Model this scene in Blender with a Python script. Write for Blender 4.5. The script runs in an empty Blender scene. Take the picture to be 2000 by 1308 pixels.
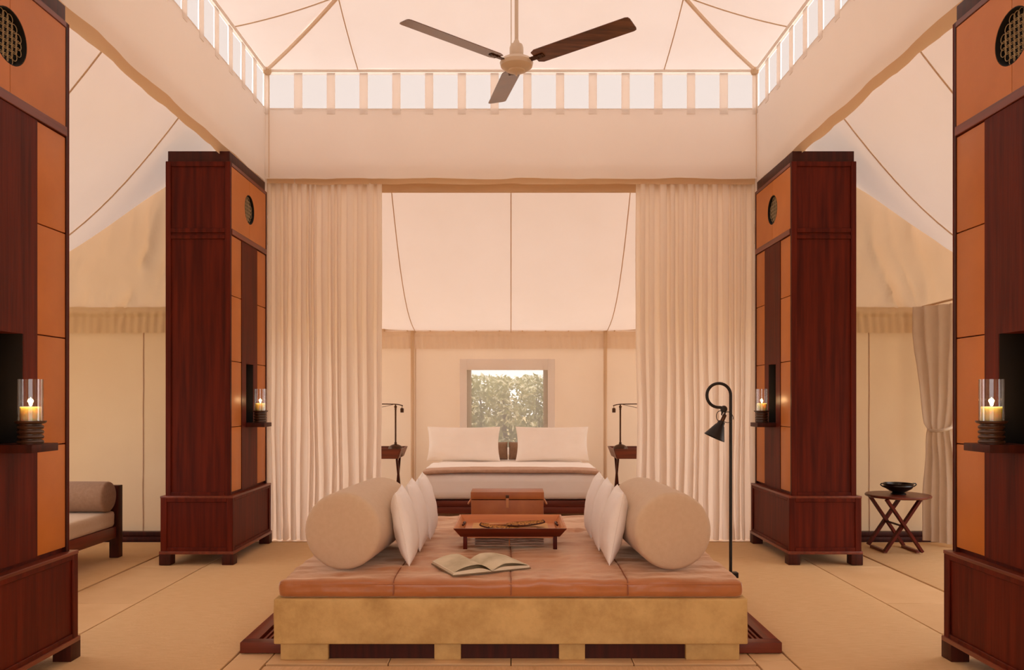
import bpy, bmesh, math, random
import numpy as np
from mathutils import Vector, Matrix, noise

random.seed(7)
PI = math.pi
S = bpy.context.scene
COL = S.collection

# ------------------------------------------------------------------ camera, world, light, exposure
CAM_Y, CAM_Z = -5.0, 1.31
cd = bpy.data.cameras.new('camera')
cam = bpy.data.objects.new('camera', cd)
COL.objects.link(cam)
cam.location = (0, CAM_Y, CAM_Z)
cam.rotation_euler = (PI / 2, 0, 0)
cd.sensor_width = 36
cd.lens = 36 * 1545 / 2000
cd.shift_x = 0.001
cd.shift_y = 0.063
cd.clip_start = 0.02
S.camera = cam

w = bpy.data.worlds.new('sky')
S.world = w
w.use_nodes = True
bg = w.node_tree.nodes['Background']
bg.inputs[0].default_value = (1.0, 0.915, 0.885, 1)
bg.inputs[1].default_value = 2.15

sd = bpy.data.lights.new('sun', 'SUN')
sd.energy = 1.2
sd.color = (1.0, 0.92, 0.88)
sd.angle = math.radians(14)
sun = bpy.data.objects.new('sun', sd)
COL.objects.link(sun)
sun.rotation_euler = (math.radians(-18), math.radians(-5), 0)

S.view_settings.view_transform = 'Standard'
S.view_settings.look = 'None'
S.view_settings.gamma = 1
S.view_settings.use_curve_mapping = False
S.view_settings.exposure = 0.26
S.cycles.use_denoising = True
S.cycles.max_bounces = 9
S.cycles.diffuse_bounces = 7
S.cycles.glossy_bounces = 3
S.cycles.transmission_bounces = 6
S.cycles.transparent_max_bounces = 10
S.cycles.caustics_reflective = False
S.cycles.caustics_refractive = False


# ------------------------------------------------------------------ materials
def srgb(r, g, b):
    def f(c):
        c /= 255
        return c / 12.92 if c <= 0.04045 else ((c + 0.055) / 1.055) ** 2.4
    return (f(r), f(g), f(b), 1)


class N:
    def __init__(self, name):
        self.m = bpy.data.materials.new(name)
        self.m.use_nodes = True
        self.t = self.m.node_tree
        self.t.nodes.clear()
        self.out = self.t.nodes.new('ShaderNodeOutputMaterial')

    def n(self, kind, **kw):
        o = self.t.nodes.new('ShaderNode' + kind)
        for k, v in kw.items():
            if isinstance(k, str) and k.startswith('p_'):
                setattr(o, k[2:], v)
            else:
                o.inputs[k.replace('_', ' ')].default_value = v
        return o

    def l(self, a, b):
        self.t.links.new(a, b)

    def noise(self, scale, detail=4, stretch=None, rough=0.55):
        tc = self.n('TexCoord')
        src = tc.outputs['Object']
        if stretch:
            mp = self.n('Mapping')
            mp.inputs['Scale'].default_value = stretch
            self.l(src, mp.inputs[0])
            src = mp.outputs[0]
        nz = self.n('TexNoise', Scale=scale, Detail=detail, Roughness=rough)
        self.l(src, nz.inputs['Vector'])
        return nz.outputs['Fac']

    def ramp(self, fac, stops):
        r = self.n('ValToRGB')
        e = r.color_ramp.elements
        e[0].position, e[0].color = stops[0]
        e[1].position, e[1].color = stops[-1]
        for p, c in stops[1:-1]:
            x = e.new(p)
            x.color = c
        self.l(fac, r.inputs[0])
        return r.outputs[0]

    def bump(self, fac, strength, dist=0.01):
        b = self.n('Bump', Strength=strength, Distance=dist)
        self.l(fac, b.inputs['Height'])
        return b.outputs[0]


def pbr(name, c1, c2=None, rough=0.6, scale=6, stretch=None, bump=0.0, bscale=None, bstretch=None, metal=0.0,
        coat=0.0, sheen=0.0, vary=0.0, lo=0.35, hi=0.65, spec=0.5, bdist=0.01, det=5, nr=0.55, stint=None):
    k = N(name)
    p = k.n('BsdfPrincipled', Roughness=rough, Metallic=metal)
    p.inputs['Coat Weight'].default_value = coat
    p.inputs['Coat Roughness'].default_value = 0.25
    p.inputs['Sheen Weight'].default_value = sheen
    p.inputs['Specular IOR Level'].default_value = spec
    if c2:
        c = k.ramp(k.noise(scale, det, stretch, nr), [(lo, c1), (hi, c2)])
        if stint:
            p.inputs['Sheen Tint'].default_value = stint
            p.inputs['Sheen Roughness'].default_value = 0.45
        if vary:
            oi = k.n('ObjectInfo')
            mr = k.n('MapRange')
            mr.inputs['To Min'].default_value = 1 - vary
            mr.inputs['To Max'].default_value = 1 + vary
            k.l(oi.outputs['Random'], mr.inputs['Value'])
            hs = k.n('HueSaturation')
            k.l(mr.outputs[0], hs.inputs['Value'])
            k.l(c, hs.inputs['Color'])
            c = hs.outputs[0]
        k.l(c, p.inputs['Base Color'])
    else:
        p.inputs['Base Color'].default_value = c1
    if bump:
        k.l(k.bump(k.noise(bscale or scale * 3, 3, bstretch), bump, bdist), p.inputs['Normal'])
    k.l(p.outputs[0], k.out.inputs[0])
    return k.m


def fabric(name, c1, c2, trans=0.5, scale=2.0, bump=0.15, bscale=2.5, bdist=0.05):
    """thin cloth that lets part of the light through"""
    k = N(name)
    c = k.ramp(k.noise(scale, 4), [(0.3, c1), (0.7, c2)])
    d = k.n('BsdfDiffuse')
    t = k.n('BsdfTranslucent')
    k.l(c, d.inputs[0])
    k.l(c, t.inputs[0])
    if bump:
        b = k.bump(k.noise(bscale, 3), bump, bdist)
        k.l(b, d.inputs['Normal'])
    mx = k.n('MixShader', Fac=trans)
    k.l(d.outputs[0], mx.inputs[1])
    k.l(t.outputs[0], mx.inputs[2])
    k.l(mx.outputs[0], k.out.inputs[0])
    return k.m


def film(name, tint, clear, c_haze, trans=0.5):
    """screen / film: part clear, part scattering"""
    k = N(name)
    tr = k.n('BsdfTransparent')
    tr.inputs[0].default_value = tint
    t = k.n('BsdfTranslucent')
    t.inputs[0].default_value = c_haze
    d = k.n('BsdfDiffuse')
    d.inputs[0].default_value = c_haze
    m1 = k.n('MixShader', Fac=trans)
    k.l(d.outputs[0], m1.inputs[1])
    k.l(t.outputs[0], m1.inputs[2])
    m2 = k.n('MixShader', Fac=clear)
    k.l(m1.outputs[0], m2.inputs[1])
    k.l(tr.outputs[0], m2.inputs[2])
    k.l(m2.outputs[0], k.out.inputs[0])
    return k.m


def glassmat(name):
    k = N(name)
    tr = k.n('BsdfTransparent')
    tr.inputs[0].default_value = (0.97, 0.97, 0.96, 1)
    g = k.n('BsdfGlossy', Roughness=0.03)
    fr = k.n('LayerWeight', Blend=0.35)
    mr = k.n('MapRange')
    mr.inputs['To Min'].default_value = 0.04
    mr.inputs['To Max'].default_value = 0.55
    k.l(fr.outputs['Facing'], mr.inputs['Value'])
    m = k.n('MixShader')
    k.l(mr.outputs[0], m.inputs[0])
    k.l(tr.outputs[0], m.inputs[1])
    k.l(g.outputs[0], m.inputs[2])
    k.l(m.outputs[0], k.out.inputs[0])
    return k.m


def emit(name, c, s):
    k = N(name)
    e = k.n('Emission', Strength=s)
    e.inputs[0].default_value = c
    k.l(e.outputs[0], k.out.inputs[0])
    return k.m


M = {}
M['canvas'] = fabric('canvas', (0.94, 0.875, 0.83, 1), (0.96, 0.905, 0.87, 1), 0.18)
M['dim_roof'] = fabric('dim_roof_canvas', (0.90, 0.80, 0.72, 1), (0.92, 0.825, 0.755, 1), 0.165)  # canvas copy dimmed in colour and translucency to darken the wing roofs
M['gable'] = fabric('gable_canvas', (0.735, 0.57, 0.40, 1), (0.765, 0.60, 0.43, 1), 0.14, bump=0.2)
M['valance'] = fabric('valance_canvas', (0.955, 0.90, 0.86, 1), (0.97, 0.915, 0.875, 1), 0.3, bump=0.2)
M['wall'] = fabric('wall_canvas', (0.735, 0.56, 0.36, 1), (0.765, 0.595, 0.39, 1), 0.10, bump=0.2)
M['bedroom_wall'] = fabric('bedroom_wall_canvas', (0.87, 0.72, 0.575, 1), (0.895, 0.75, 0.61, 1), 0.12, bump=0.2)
M['tan'] = fabric('tan_webbing', (0.78, 0.59, 0.40, 1), (0.82, 0.63, 0.44, 1), 0.2, bump=0)
M['webbing'] = fabric('pale_webbing', (0.88, 0.75, 0.62, 1), (0.91, 0.78, 0.65, 1), 0.3, bump=0)
M['seam'] = fabric('seam_tape', (0.76, 0.60, 0.44, 1), (0.80, 0.64, 0.48, 1), 0.3, bump=0)
M['curtain'] = fabric('curtain_cotton', (0.965, 0.885, 0.80, 1), (0.975, 0.895, 0.815, 1), 0.50, scale=3, bump=0)
M['linen_drape'] = fabric('linen_drape', (0.76, 0.66, 0.55, 1), (0.80, 0.70, 0.59, 1), 0.2, scale=12, bump=0.1, bscale=60, bdist=0.004)
M['film'] = film('clear_film', (.265, 0.257, 0.252, 1), 0.72, (0.80, 0.75, 0.73, 1), 0.7)
M['screen'] = film('insect_screen', (0.52, 0.51, 0.475, 1), 0.76, (0.93, 0.87, 0.80, 1), 0.5)
M['mahogany'] = pbr('mahogany', srgb(66, 14, 5), srgb(104, 32, 13), 0.5, 3.0, (9, 9, 0.5), 0.06, 8, (10, 10, 0.6), coat=0.0, lo=0.3, hi=0.72, spec=0.16)
M['mahogany_h'] = pbr('mahogany_across', srgb(78, 26, 13), srgb(118, 46, 25), 0.4, 3.0, (0.5, 9, 9), 0.06, 8, (0.6, 10, 10), coat=0.15, lo=0.3, hi=0.72)
M['mahogany_y'] = pbr('mahogany_long', srgb(92, 34, 17), srgb(128, 52, 28), 0.38, 3.0, (9, 0.5, 9), 0.06, 8, (10, 0.6, 10), coat=0.2, lo=0.3, hi=0.72)
M['dark_wood'] = pbr('dark_wood', srgb(50, 15, 7), srgb(74, 25, 12), 0.45, 4, (8, 8, 0.7), 0.05, 8, spec=0.25)
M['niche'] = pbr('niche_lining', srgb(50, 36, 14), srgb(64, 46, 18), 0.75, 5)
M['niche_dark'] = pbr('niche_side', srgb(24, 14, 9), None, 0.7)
M['black'] = pbr('black_void', srgb(14, 9, 7), None, 0.85)
M['leather'] = pbr('tan_leather', srgb(182, 104, 34), srgb(200, 120, 48), 0.42, 3.2, None, 0.12, 180, coat=0.0, vary=0.05, lo=0.25, hi=0.75, bdist=0.002)
M['leather_brown'] = pbr('brown_leather', srgb(154, 90, 46), srgb(188, 120, 70), 0.34, 2.2, None, 0.35, 6, lo=0.25, hi=0.75, bdist=0.03, sheen=1.0, stint=(.98, .74, .52, 1))
M['leather_seam'] = pbr('leather_seam', srgb(142, 80, 46), None, 0.5)
M['saddle'] = pbr('saddle_leather', srgb(156, 84, 36), srgb(176, 102, 48), 0.42, 5, None, 0.08, 160, bdist=0.002)
M['saddle_light'] = pbr('saddle_strap', srgb(196, 128, 80), srgb(204, 138, 90), 0.5, 9)
M['concrete'] = pbr('polished_plaster', srgb(172, 136, 78), srgb(208, 174, 112), 0.7, 4.5, None, 0.12, 22, lo=0.30, hi=0.60, bdist=0.01, det=9, nr=0.68)
M['stone'] = pbr('pale_stone', srgb(220, 182, 132), srgb(228, 192, 144), 0.6, 3.0, None, 0.04, 30, vary=0.03)
M['grout'] = pbr('grout', srgb(120, 86, 54), srgb(132, 96, 62), 0.9, 5)
M['jute'] = pbr('woven_jute', srgb(212, 172, 120), srgb(228, 192, 142), 0.9, 9, (1.2, 14, 1), 0.5, 60, (1, 5, 1), lo=0.25, hi=0.75, bdist=0.006)
M['jute_front'] = pbr('ribbed_jute', srgb(212, 172, 124), srgb(230, 192, 146), 0.9, 9, (14, 1.2, 1), 0.5, 60, (5, 1, 1), lo=0.25, hi=0.75, bdist=0.006)
M['taupe'] = pbr('taupe_linen', srgb(206, 180, 150), srgb(210, 185, 156), 0.9, 40, None, 0.25, 260, sheen=0.15, bdist=0.002)
M['taupe_dark'] = pbr('taupe_dark_linen', srgb(146, 114, 90), srgb(156, 124, 100), 0.9, 40, None, 0.25, 260, sheen=0.1, bdist=0.002)
M['white'] = pbr('white_cotton', srgb(242, 236, 230), srgb(246, 240, 235), 0.85, 5, None, 0.2, 9, sheen=0.1, bdist=0.02)
M['sheet'] = pbr('bed_linen', srgb(246, 238, 230), srgb(249, 242, 235), 0.85, 5, None, 0.12, 5, sheen=0.1, bdist=0.02)
M['throw'] = pbr('bed_throw', srgb(188, 152, 128), srgb(198, 162, 138), 0.9, 30, None, 0.2, 120, bdist=0.003)
M['iron'] = pbr('black_iron', srgb(26, 20, 17), srgb(36, 28, 23), 0.45, 8, metal=0.4)
M['bronze'] = pbr('dark_bronze', srgb(66, 40, 22), srgb(84, 53, 30), 0.32, 8, metal=0.65)
M['enamel'] = pbr('cream_enamel', srgb(214, 196, 176), None, 0.3)
M['walnut'] = pbr('fan_walnut', srgb(74, 42, 26), srgb(112, 70, 45), 0.22, 4, (0.6, 8, 8), coat=0.5)
M['wax'] = pbr('candle_wax', srgb(250, 228, 170), None, 0.5)
_p = [n for n in M['wax'].node_tree.nodes if n.type == 'BSDF_PRINCIPLED'][0]
_p.inputs['Subsurface Weight'].default_value = 1.0
_p.inputs['Subsurface Radius'].default_value = (1.0, .8, .55)
_p.inputs['Subsurface Scale'].default_value = .04
M['wick'] = pbr('wick', srgb(25, 18, 14), None, 0.9)
M['glass'] = glassmat('clear_glass')
M['flame'] = emit('flame', (1.0, 0.72, 0.36, 1), 14)
M['turned'] = pbr('turned_dark_wood', srgb(58, 34, 20), srgb(76, 47, 28), 0.3, 6, (2, 2, 9), coat=0.3)
M['oak'] = pbr('tray_teak', srgb(186, 106, 48), srgb(206, 126, 62), 0.4, 4, (0.6, 8, 8), coat=0.2)
M['cane'] = pbr('cane_mat', srgb(206, 156, 100), srgb(216, 168, 112), 0.8, 30, None, 0.3, 120, bdist=0.003)
M['woven'] = pbr('woven_palm', srgb(196, 134, 62), srgb(92, 48, 18), 0.8, 90, None, 0.5, 120, lo=0.45, hi=0.6, bdist=0.003)
M['paper'] = pbr('book_paper', srgb(226, 216, 190), srgb(232, 222, 198), 0.8, 6)
M['plate'] = pbr('printed_page', srgb(186, 174, 142), srgb(222, 210, 180), 0.75, 5, None, lo=0.35, hi=0.62)
M['cover'] = pbr('book_cover', srgb(128, 106, 76), None, 0.6)
M['news'] = pbr('newsprint', srgb(232, 214, 196), srgb(170, 134, 112), 0.85, 14, (1, 8, 8))
M['bowl'] = pbr('black_pottery', srgb(18, 13, 12), srgb(28, 20, 17), 0.3, 6)
M['leafA'] = fabric('leaf_green', (0.20, 0.22, 0.08, 1), (0.56, 0.54, 0.26, 1), 0.4, 22, bump=0)
M['leafB'] = fabric('leaf_pale', (0.26, 0.28, 0.11, 1), (0.66, 0.63, 0.34, 1), 0.4, 22, bump=0)
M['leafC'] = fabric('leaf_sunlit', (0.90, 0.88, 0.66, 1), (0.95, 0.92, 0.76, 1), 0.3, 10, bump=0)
M['bark'] = pbr('bark', srgb(86, 66, 46), srgb(112, 88, 62), 0.9, 8, (6, 6, 1))
M['ground'] = pbr('dry_ground', srgb(186, 164, 118), srgb(206, 184, 138), 0.95, 1.2, None, 0.3, 8)


# ------------------------------------------------------------------ mesh building
class MB:
    def __init__(self):
        self.v = []
        self.f = []

    def add(self, vs, fs):
        o = len(self.v)
        self.v += [tuple(p) for p in vs]
        self.f += [tuple(i + o for i in q) for q in fs]
        return self

    def box(self, x0, x1, y0, y1, z0, z1):
        return self.add([(x0, y0, z0), (x1, y0, z0), (x1, y1, z0), (x0, y1, z0),
                         (x0, y0, z1), (x1, y0, z1), (x1, y1, z1), (x0, y1, z1)],
                        [(0, 3, 2, 1), (4, 5, 6, 7), (0, 1, 5, 4), (1, 2, 6, 5), (2, 3, 7, 6), (3, 0, 4, 7)])

    def prism(self, pts, p0, p1):
        """pts: list of 3d points (polygon); p1-p0 = extrusion vector"""
        d = Vector(p1) - Vector(p0)
        n = len(pts)
        a = [Vector(p) for p in pts]
        b = [p + d for p in a]
        fs = [tuple(range(n))[::-1], tuple(range(n, 2 * n))]
        fs += [(i, (i + 1) % n, n + (i + 1) % n, n + i) for i in range(n)]
        return self.add(a + b, fs)

    def beam(self, a, b, w, h, up=(0, 0, 1)):
        a, b = Vector(a), Vector(b)
        d = (b - a).normalized()
        s = d.cross(Vector(up)).normalized()
        u = s.cross(d).normalized()
        q = [s * (w / 2) + u * (h / 2), s * (-w / 2) + u * (h / 2), s * (-w / 2) - u * (h / 2), s * (w / 2) - u * (h / 2)]
        return self.prism([a + k for k in q], a, b)

    def tube(self, pts, r, n=8, closed=False):
        pts = [Vector(p) for p in pts]
        m = len(pts)
        rs = r if isinstance(r, (list, tuple)) else [r] * m
        vs, fs = [], []
        prev = None
        for i, p in enumerate(pts):
            if closed:
                d = pts[(i + 1) % m] - pts[i - 1]
            else:
                d = pts[min(i + 1, m - 1)] - pts[max(i - 1, 0)]
            d.normalize()
            if prev is None:
                up = Vector((0, 0, 1)) if abs(d.z) < 0.9 else Vector((1, 0, 0))
                s = d.cross(up).normalized()
            else:
                s = (prev - d * prev.dot(d)).normalized()
            prev = s
            u = d.cross(s)
            for k in range(n):
                a = 2 * PI * k / n
                vs.append(p + (s * math.cos(a) + u * math.sin(a)) * rs[i])
        for i in range(m if closed else m - 1):
            j = (i + 1) % m
            for k in range(n):
                l = (k + 1) % n
                fs.append((i * n + k, i * n + l, j * n + l, j * n + k))
        if not closed:
            fs.append(tuple(range(n))[::-1])
            fs.append(tuple((m - 1) * n + k for k in range(n)))
        return self.add(vs, fs)

    def lathe(self, prof, c=(0, 0, 0), n=32, mat=None):
        """prof: (r, z) from bottom to top; r=0 ends are closed"""
        vs, fs = [], []
        c = Vector(c)
        rings = []
        for r, z in prof:
            if r < 1e-6:
                rings.append([len(vs)])
                vs.append(Vector((0, 0, z)))
            else:
                rings.append(list(range(len(vs), len(vs) + n)))
                for k in range(n):
                    a = 2 * PI * k / n
                    vs.append(Vector((r * math.cos(a), r * math.sin(a), z)))
        for A, B in zip(rings, rings[1:]):
            for k in range(n):
                l = (k + 1) % n
                if len(A) == 1 and len(B) == 1:
                    continue
                if len(A) == 1:
                    fs.append((A[0], B[l], B[k]))
                elif len(B) == 1:
                    fs.append((A[k], A[l], B[0]))
                else:
                    fs.append((A[k], A[l], B[l], B[k]))
        if mat:
            vs = [mat @ p for p in vs]
        return self.add([p + c for p in vs], fs)

    def grid(self, fn, nu, nv):
        vs = [fn(i / nu, j / nv) for i in range(nu + 1) for j in range(nv + 1)]
        fs = [(i * (nv + 1) + j, (i + 1) * (nv + 1) + j, (i + 1) * (nv + 1) + j + 1, i * (nv + 1) + j + 1)
              for i in range(nu) for j in range(nv)]
        return self.add(vs, fs)

    def rbox(self, x0, x1, y0, y1, z0, z1, r, nx, ny, nz, disp=None):
        """rounded box with subdivided faces; disp(p, n) -> offset vector"""
        idx = {}
        vs, fs = [], []

        def V(i, j, k):
            if (i, j, k) in idx:
                return idx[i, j, k]
            # denser near the edges
            def e(t, n, a, b):
                if t == 0: return a
                if t == n: return b
                if t == 1: return a + r * 0.35
                if t == n - 1: return b - r * 0.35
                if t == 2: return a + r
                if t == n - 2: return b - r
                return a + r + (b - a - 2 * r) * (t - 2) / (n - 4)
            p = Vector((e(i, nx, x0, x1), e(j, ny, y0, y1), e(k, nz, z0, z1)))
            q = Vector((min(max(p.x, x0 + r), x1 - r), min(max(p.y, y0 + r), y1 - r), min(max(p.z, z0 + r), z1 - r)))
            d = p - q
            nrm = Vector((0, 0, 1))
            if d.length > 1e-9:
                nrm = d.normalized()
                p = q + nrm * r
            if disp:
                p = p + disp(p, nrm)
            idx[i, j, k] = len(vs)
            vs.append(p)
            return idx[i, j, k]
        for i in range(nx):
            for j in range(ny):
                fs.append((V(i, j, nz), V(i + 1, j, nz), V(i + 1, j + 1, nz), V(i, j + 1, nz)))
                fs.append((V(i, j, 0), V(i, j + 1, 0), V(i + 1, j + 1, 0), V(i + 1, j, 0)))
        for i in range(nx):
            for k in range(nz):
                fs.append((V(i, 0, k), V(i + 1, 0, k), V(i + 1, 0, k + 1), V(i, 0, k + 1)))
                fs.append((V(i, ny, k), V(i, ny, k + 1), V(i + 1, ny, k + 1), V(i + 1, ny, k)))
        for j in range(ny):
            for k in range(nz):
                fs.append((V(0, j, k), V(0, j, k + 1), V(0, j + 1, k + 1), V(0, j + 1, k)))
                fs.append((V(nx, j, k), V(nx, j + 1, k), V(nx, j + 1, k + 1), V(nx, j, k + 1)))
        return self.add(vs, fs)

    def build(self, name, mat, parent=None, bevel=0.0, seg=2, angle=38, thick=0.0):
        me = bpy.data.meshes.new(name)
        me.from_pydata(self.v, [], self.f)
        me.validate()
        if bevel > 0 or True:
            bm = bmesh.new()
            bm.from_mesh(me)
            if bevel > 0:
                es = [e for e in bm.edges if len(e.link_faces) == 2 and e.calc_face_angle(0) > 0.6]
                bmesh.ops.bevel(bm, geom=es, offset=bevel, segments=seg, affect='EDGES', profile=0.6, clamp_overlap=True)
            bm.to_mesh(me)
            bm.free()
        me.shade_smooth()
        me.set_sharp_from_angle(angle=math.radians(angle))
        me.materials.append(M[mat])
        o = bpy.data.objects.new(name, me)
        COL.objects.link(o)
        if parent is not None:
            o.parent = parent
        return o


def tag(o, label=None, cat=None, group=None, kind=None):
    if label: o['label'] = label
    if cat: o['category'] = cat
    if group: o['group'] = group
    if kind: o['kind'] = kind
    return o


def empty(name, loc=(0, 0, 0), rz=0.0):
    o = bpy.data.objects.new(name, None)
    COL.objects.link(o)
    o.location = loc
    o.rotation_euler = (0, 0, rz)
    o.empty_display_size = 0.1
    return o


def thing(name, label, cat, loc=(0, 0, 0), rz=0.0, group=None, kind=None):
    return tag(empty(name, loc, rz), label, cat, group, kind)


def struct(name, label=None):
    return tag(empty(name), label, None, None, 'structure')


def copy_tree(o, parent=None):
    c = o.copy()
    COL.objects.link(c)
    c.parent = parent
    for ch in list(o.children):
        copy_tree(ch, c)
    return c


def place(o, loc, rz=0.0, label=None):
    o.location = loc
    o.rotation_euler = (0, 0, rz)
    if label: o['label'] = label
    return o


# ------------------------------------------------------------------ tent frame of reference
H = 2.25          # half width of the central square
E = 2.40          # half length of each wing
OUT = 2.45        # depth of each wing
Z_RAIL = 2.14
EAVE = 4.33
_pts = [(0, 3.98), (.44, 3.386), (.89, 2.875), (1.4, 2.457), (1.9, 2.24), (2.45, 2.14)]
_pf = np.polyfit([p[0] for p in _pts], [p[1] for p in _pts], 4)


def prof(u):
    return float(np.polyval(_pf, u))


def wmap(k, a, u, z):
    """wing coordinates (along, outward, up) -> world; k 0 back, 1 left, 2 front, 3 right"""
    d = H + u
    return [(a, d, z), (-d, a, z), (-a, -d, z), (d, -a, z)][k]


SIDE = ['back', 'left', 'front', 'right']


def fb(x, y, z=0.0, o=3):  # smooth pseudo-random wobble
    return noise.fractal(Vector((x, y, z)), 0.9, 2.1, o)


# ------------------------------------------------------------------ floor
floor = struct('floor', 'pale stone floor under jute mats')
MB().box(-4.75, 4.75, -5.6, 4.75, -0.08, -0.012).build('grout_bed', 'grout', floor)
tiles = []
for s in (-1, 1):
    ys = [-2.8, -1.67, -0.57, 0.085, 1.19, 2.26]
    for y0, y1 in zip(ys, ys[1:]):
        tiles.append((min(s * 2.41, s * 2.95), max(s * 2.41, s * 2.95), y0, y1))
    tiles.append((min(s * 1.405, s * 1.22), max(s * 1.405, s * 1.22), -2.6, -1.02))
    tiles.append((min(s * 1.405, s * 1.22), max(s * 1.405, s * 1.22), -1.02, -0.88))
for i in range(4):
    tiles.append((-1.22 + i * .61, -1.22 + (i + 1) * .61, -1.08, -0.40))
for i in range(5):
    for j in range(2):
        tiles.append((-1.22 + i * .488, -1.22 + (i + 1) * .488, -0.40 + j * .9, -0.40 + (j + 1) * .9))
for x0, x1, y0, y1 in tiles:
    MB().box(x0 + .003, x1 - .003, y0 + .003, y1 - .003, -0.03, 0.0).build('stone_tile', 'stone', floor, bevel=0.002, seg=1)
# bedroom floor, entrance floor
for i in range(6):
    for j in range(3):
        MB().box(-2.4 + i * .8 + .003, -2.4 + (i + 1) * .8 - .003, 2.30 + j * .8 + .003, 2.30 + (j + 1) * .8 - .003, -0.03, 0.0).build('stone_tile', 'stone', floor)
for i in range(6):
    for j in range(3):
        MB().box(-2.4 + i * .8 + .003, -2.4 + (i + 1) * .8 - .003, -5.3 + j * .8 + .003, -5.3 + (j + 1) * .8 - .003, -0.03, 0.0).build('stone_tile', 'stone', floor)


def mat_rug(name, x0, x1, y0, y1, m, label):
    bm = MB().rbox(x0, x1, y0, y1, -0.011, 0.004, 0.004, 8, 8, 5)
    return tag(bm.build(name, m), label, 'mat')


mat_rug('jute_mat', -2.397, -1.41, -2.8, 2.245, 'jute', 'sand coloured woven jute mat between daybed and the left-hand cabinets')
mat_rug('jute_mat', 1.41, 2.397, -2.8, 2.245, 'jute', 'sand coloured woven jute mat between daybed and the right-hand cabinets')
mat_rug('jute_mat', -4.68, -2.962, -2.3, 2.245, 'jute', 'woven jute mat under the low couch with the rolled bolster')
mat_rug('jute_mat', 2.962, 4.68, -2.3, 2.245, 'jute', 'woven jute mat under the folding table with the black bowl')
mat_rug('entrance_mat', -1.21, 1.21, -2.85, -1.12, 'jute_front', 'ribbed jute mat in front of the concrete daybed plinth')

# ------------------------------------------------------------------ central tower: pyramid ceiling
ceil = struct('ceiling', 'cream canvas pyramid tent roof')


def zr(t):
    return EAVE + .2 * t + .11 * t * t


for k in range(4):
    for a0, a1 in ((-H, -1.4), (-1.4, 1.4), (1.4, H)):
        def fn(p, q, a0=a0, a1=a1, k=k):
            a = a0 + (a1 - a0) * p
            t = q * (H - abs(a))
            sg = 0.025 * math.sin(PI * p) * math.sin(PI * min(1, q * 1.2)) if abs(a0) < 2 and a1 < 2 else 0
            return wmap(k, a, -t, zr(t) - sg + 0.010 * fb(a * 1.3 + k * 9, t * 1.1))
        MB().grid(fn, 28 if a1 - a0 > 2 else 10, 26).build('roof_panel', 'canvas', ceil, angle=60)
    for s in (-1, 1):
        L = H - 1.4
        MB().tube([wmap(k, s * 1.4, -t, zr(t) - .008) for t in np.linspace(0.01, L, 14)], 0.005, 6).build('seam', 'seam', ceil)
    # hip webbing
    MB().tube([wmap(k, s, -(H - s), zr(H - s) - .012) for s in np.linspace(H - .01, 0.05, 30)], 0.017, 6).build('hip_webbing', 'webbing', ceil)
    MB().tube([wmap(k, a, -.012, EAVE - .012) for a in np.linspace(-H + .02, H - .02, 20)], 0.013, 6).build('eave_rope', 'canvas', ceil)
    c = wmap(k, -H + .02, -.02, EAVE - .02)
    MB().lathe([(0, -.035), (.03, -.028), (.042, 0), (.03, .028), (0, .035)], c, 12).build('corner_knot', 'tan', ceil)

# tower walls with the clerestory
for k in range(4):
    W = struct('wall_tower_' + SIDE[k], 'canvas valance wall with a row of clear panes under the roof, %s side' % SIDE[k])
    zb = [3.335, 3.30, 3.33, 3.30][k]

    def val(p, q, k=k, zb=zb):
        a = -H + 2 * H * p
        z = zb + 0.012 * fb(a * 2.2, k * 3.1) + (3.965 - zb) * q
        u = 0.018 * fb(a * 1.4 + k * 5, z * 1.5, 2) * (1 - q) + 0.006 * math.sin(a * 9 + 5 * z) * (1 - q) ** 2
        return wmap(k, a, u, z)
    MB().grid(val, 90, 16).build('valance', 'valance', W, angle=70)
    MB().grid(lambda p, q, k=k, zb=zb: wmap(k, -H - .05 + 2 * (H + .05) * p, .065 + .012 * fb(p * 14, 2 + k), zb - .034 + 0.016 * fb(p * 11, k * 2.) + .16 * q), 90, 3).build('hem_band', 'tan', W, angle=70)
    MB().grid(lambda p, q, k=k: wmap(k, -H + 2 * H * p, .004, 4.285 + .05 * q), 30, 2).build('header', 'valance', W)
    for i in range(15):
        a0, a1 = -H + .3 * i + .034, -H + .3 * (i + 1) - .034
        MB().grid(lambda p, q, k=k, a0=a0, a1=a1: wmap(k, a0 + (a1 - a0) * p, .012 + .004 * fb(a0 * 3 + p, q * 2), 3.955 + .335 * q), 4, 4).build('pane', 'film', W)
    for i in range(16):
        a = -H + .3 * i
        a0, a1 = max(a - .0375, -H), min(a + .0375, H)
        x0, y0, z0 = wmap(k, a0, -.004, 3.925)
        x1, y1, z1 = wmap(k, a1, .004, 4.30)
        MB().box(min(x0, x1), max(x0, x1), min(y0, y1), max(y0, y1), z0, z1).build('strap', 'valance', W)
    MB().tube([wmap(k, -H + .035, -.012, z) for z in np.linspace(3.34, EAVE - .03, 8)], 0.004, 5).build('corner_cord', 'seam', W)
    cx, cy, _ = wmap(k, -H - .085, .085, 0)
    MB().box(cx - .08, cx + .08, cy - .08, cy + .08, .02, 3.99).build('corner_filler', 'valance', W, bevel=.01)  # unseen filler box added to block the sky gap at the corner

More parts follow.
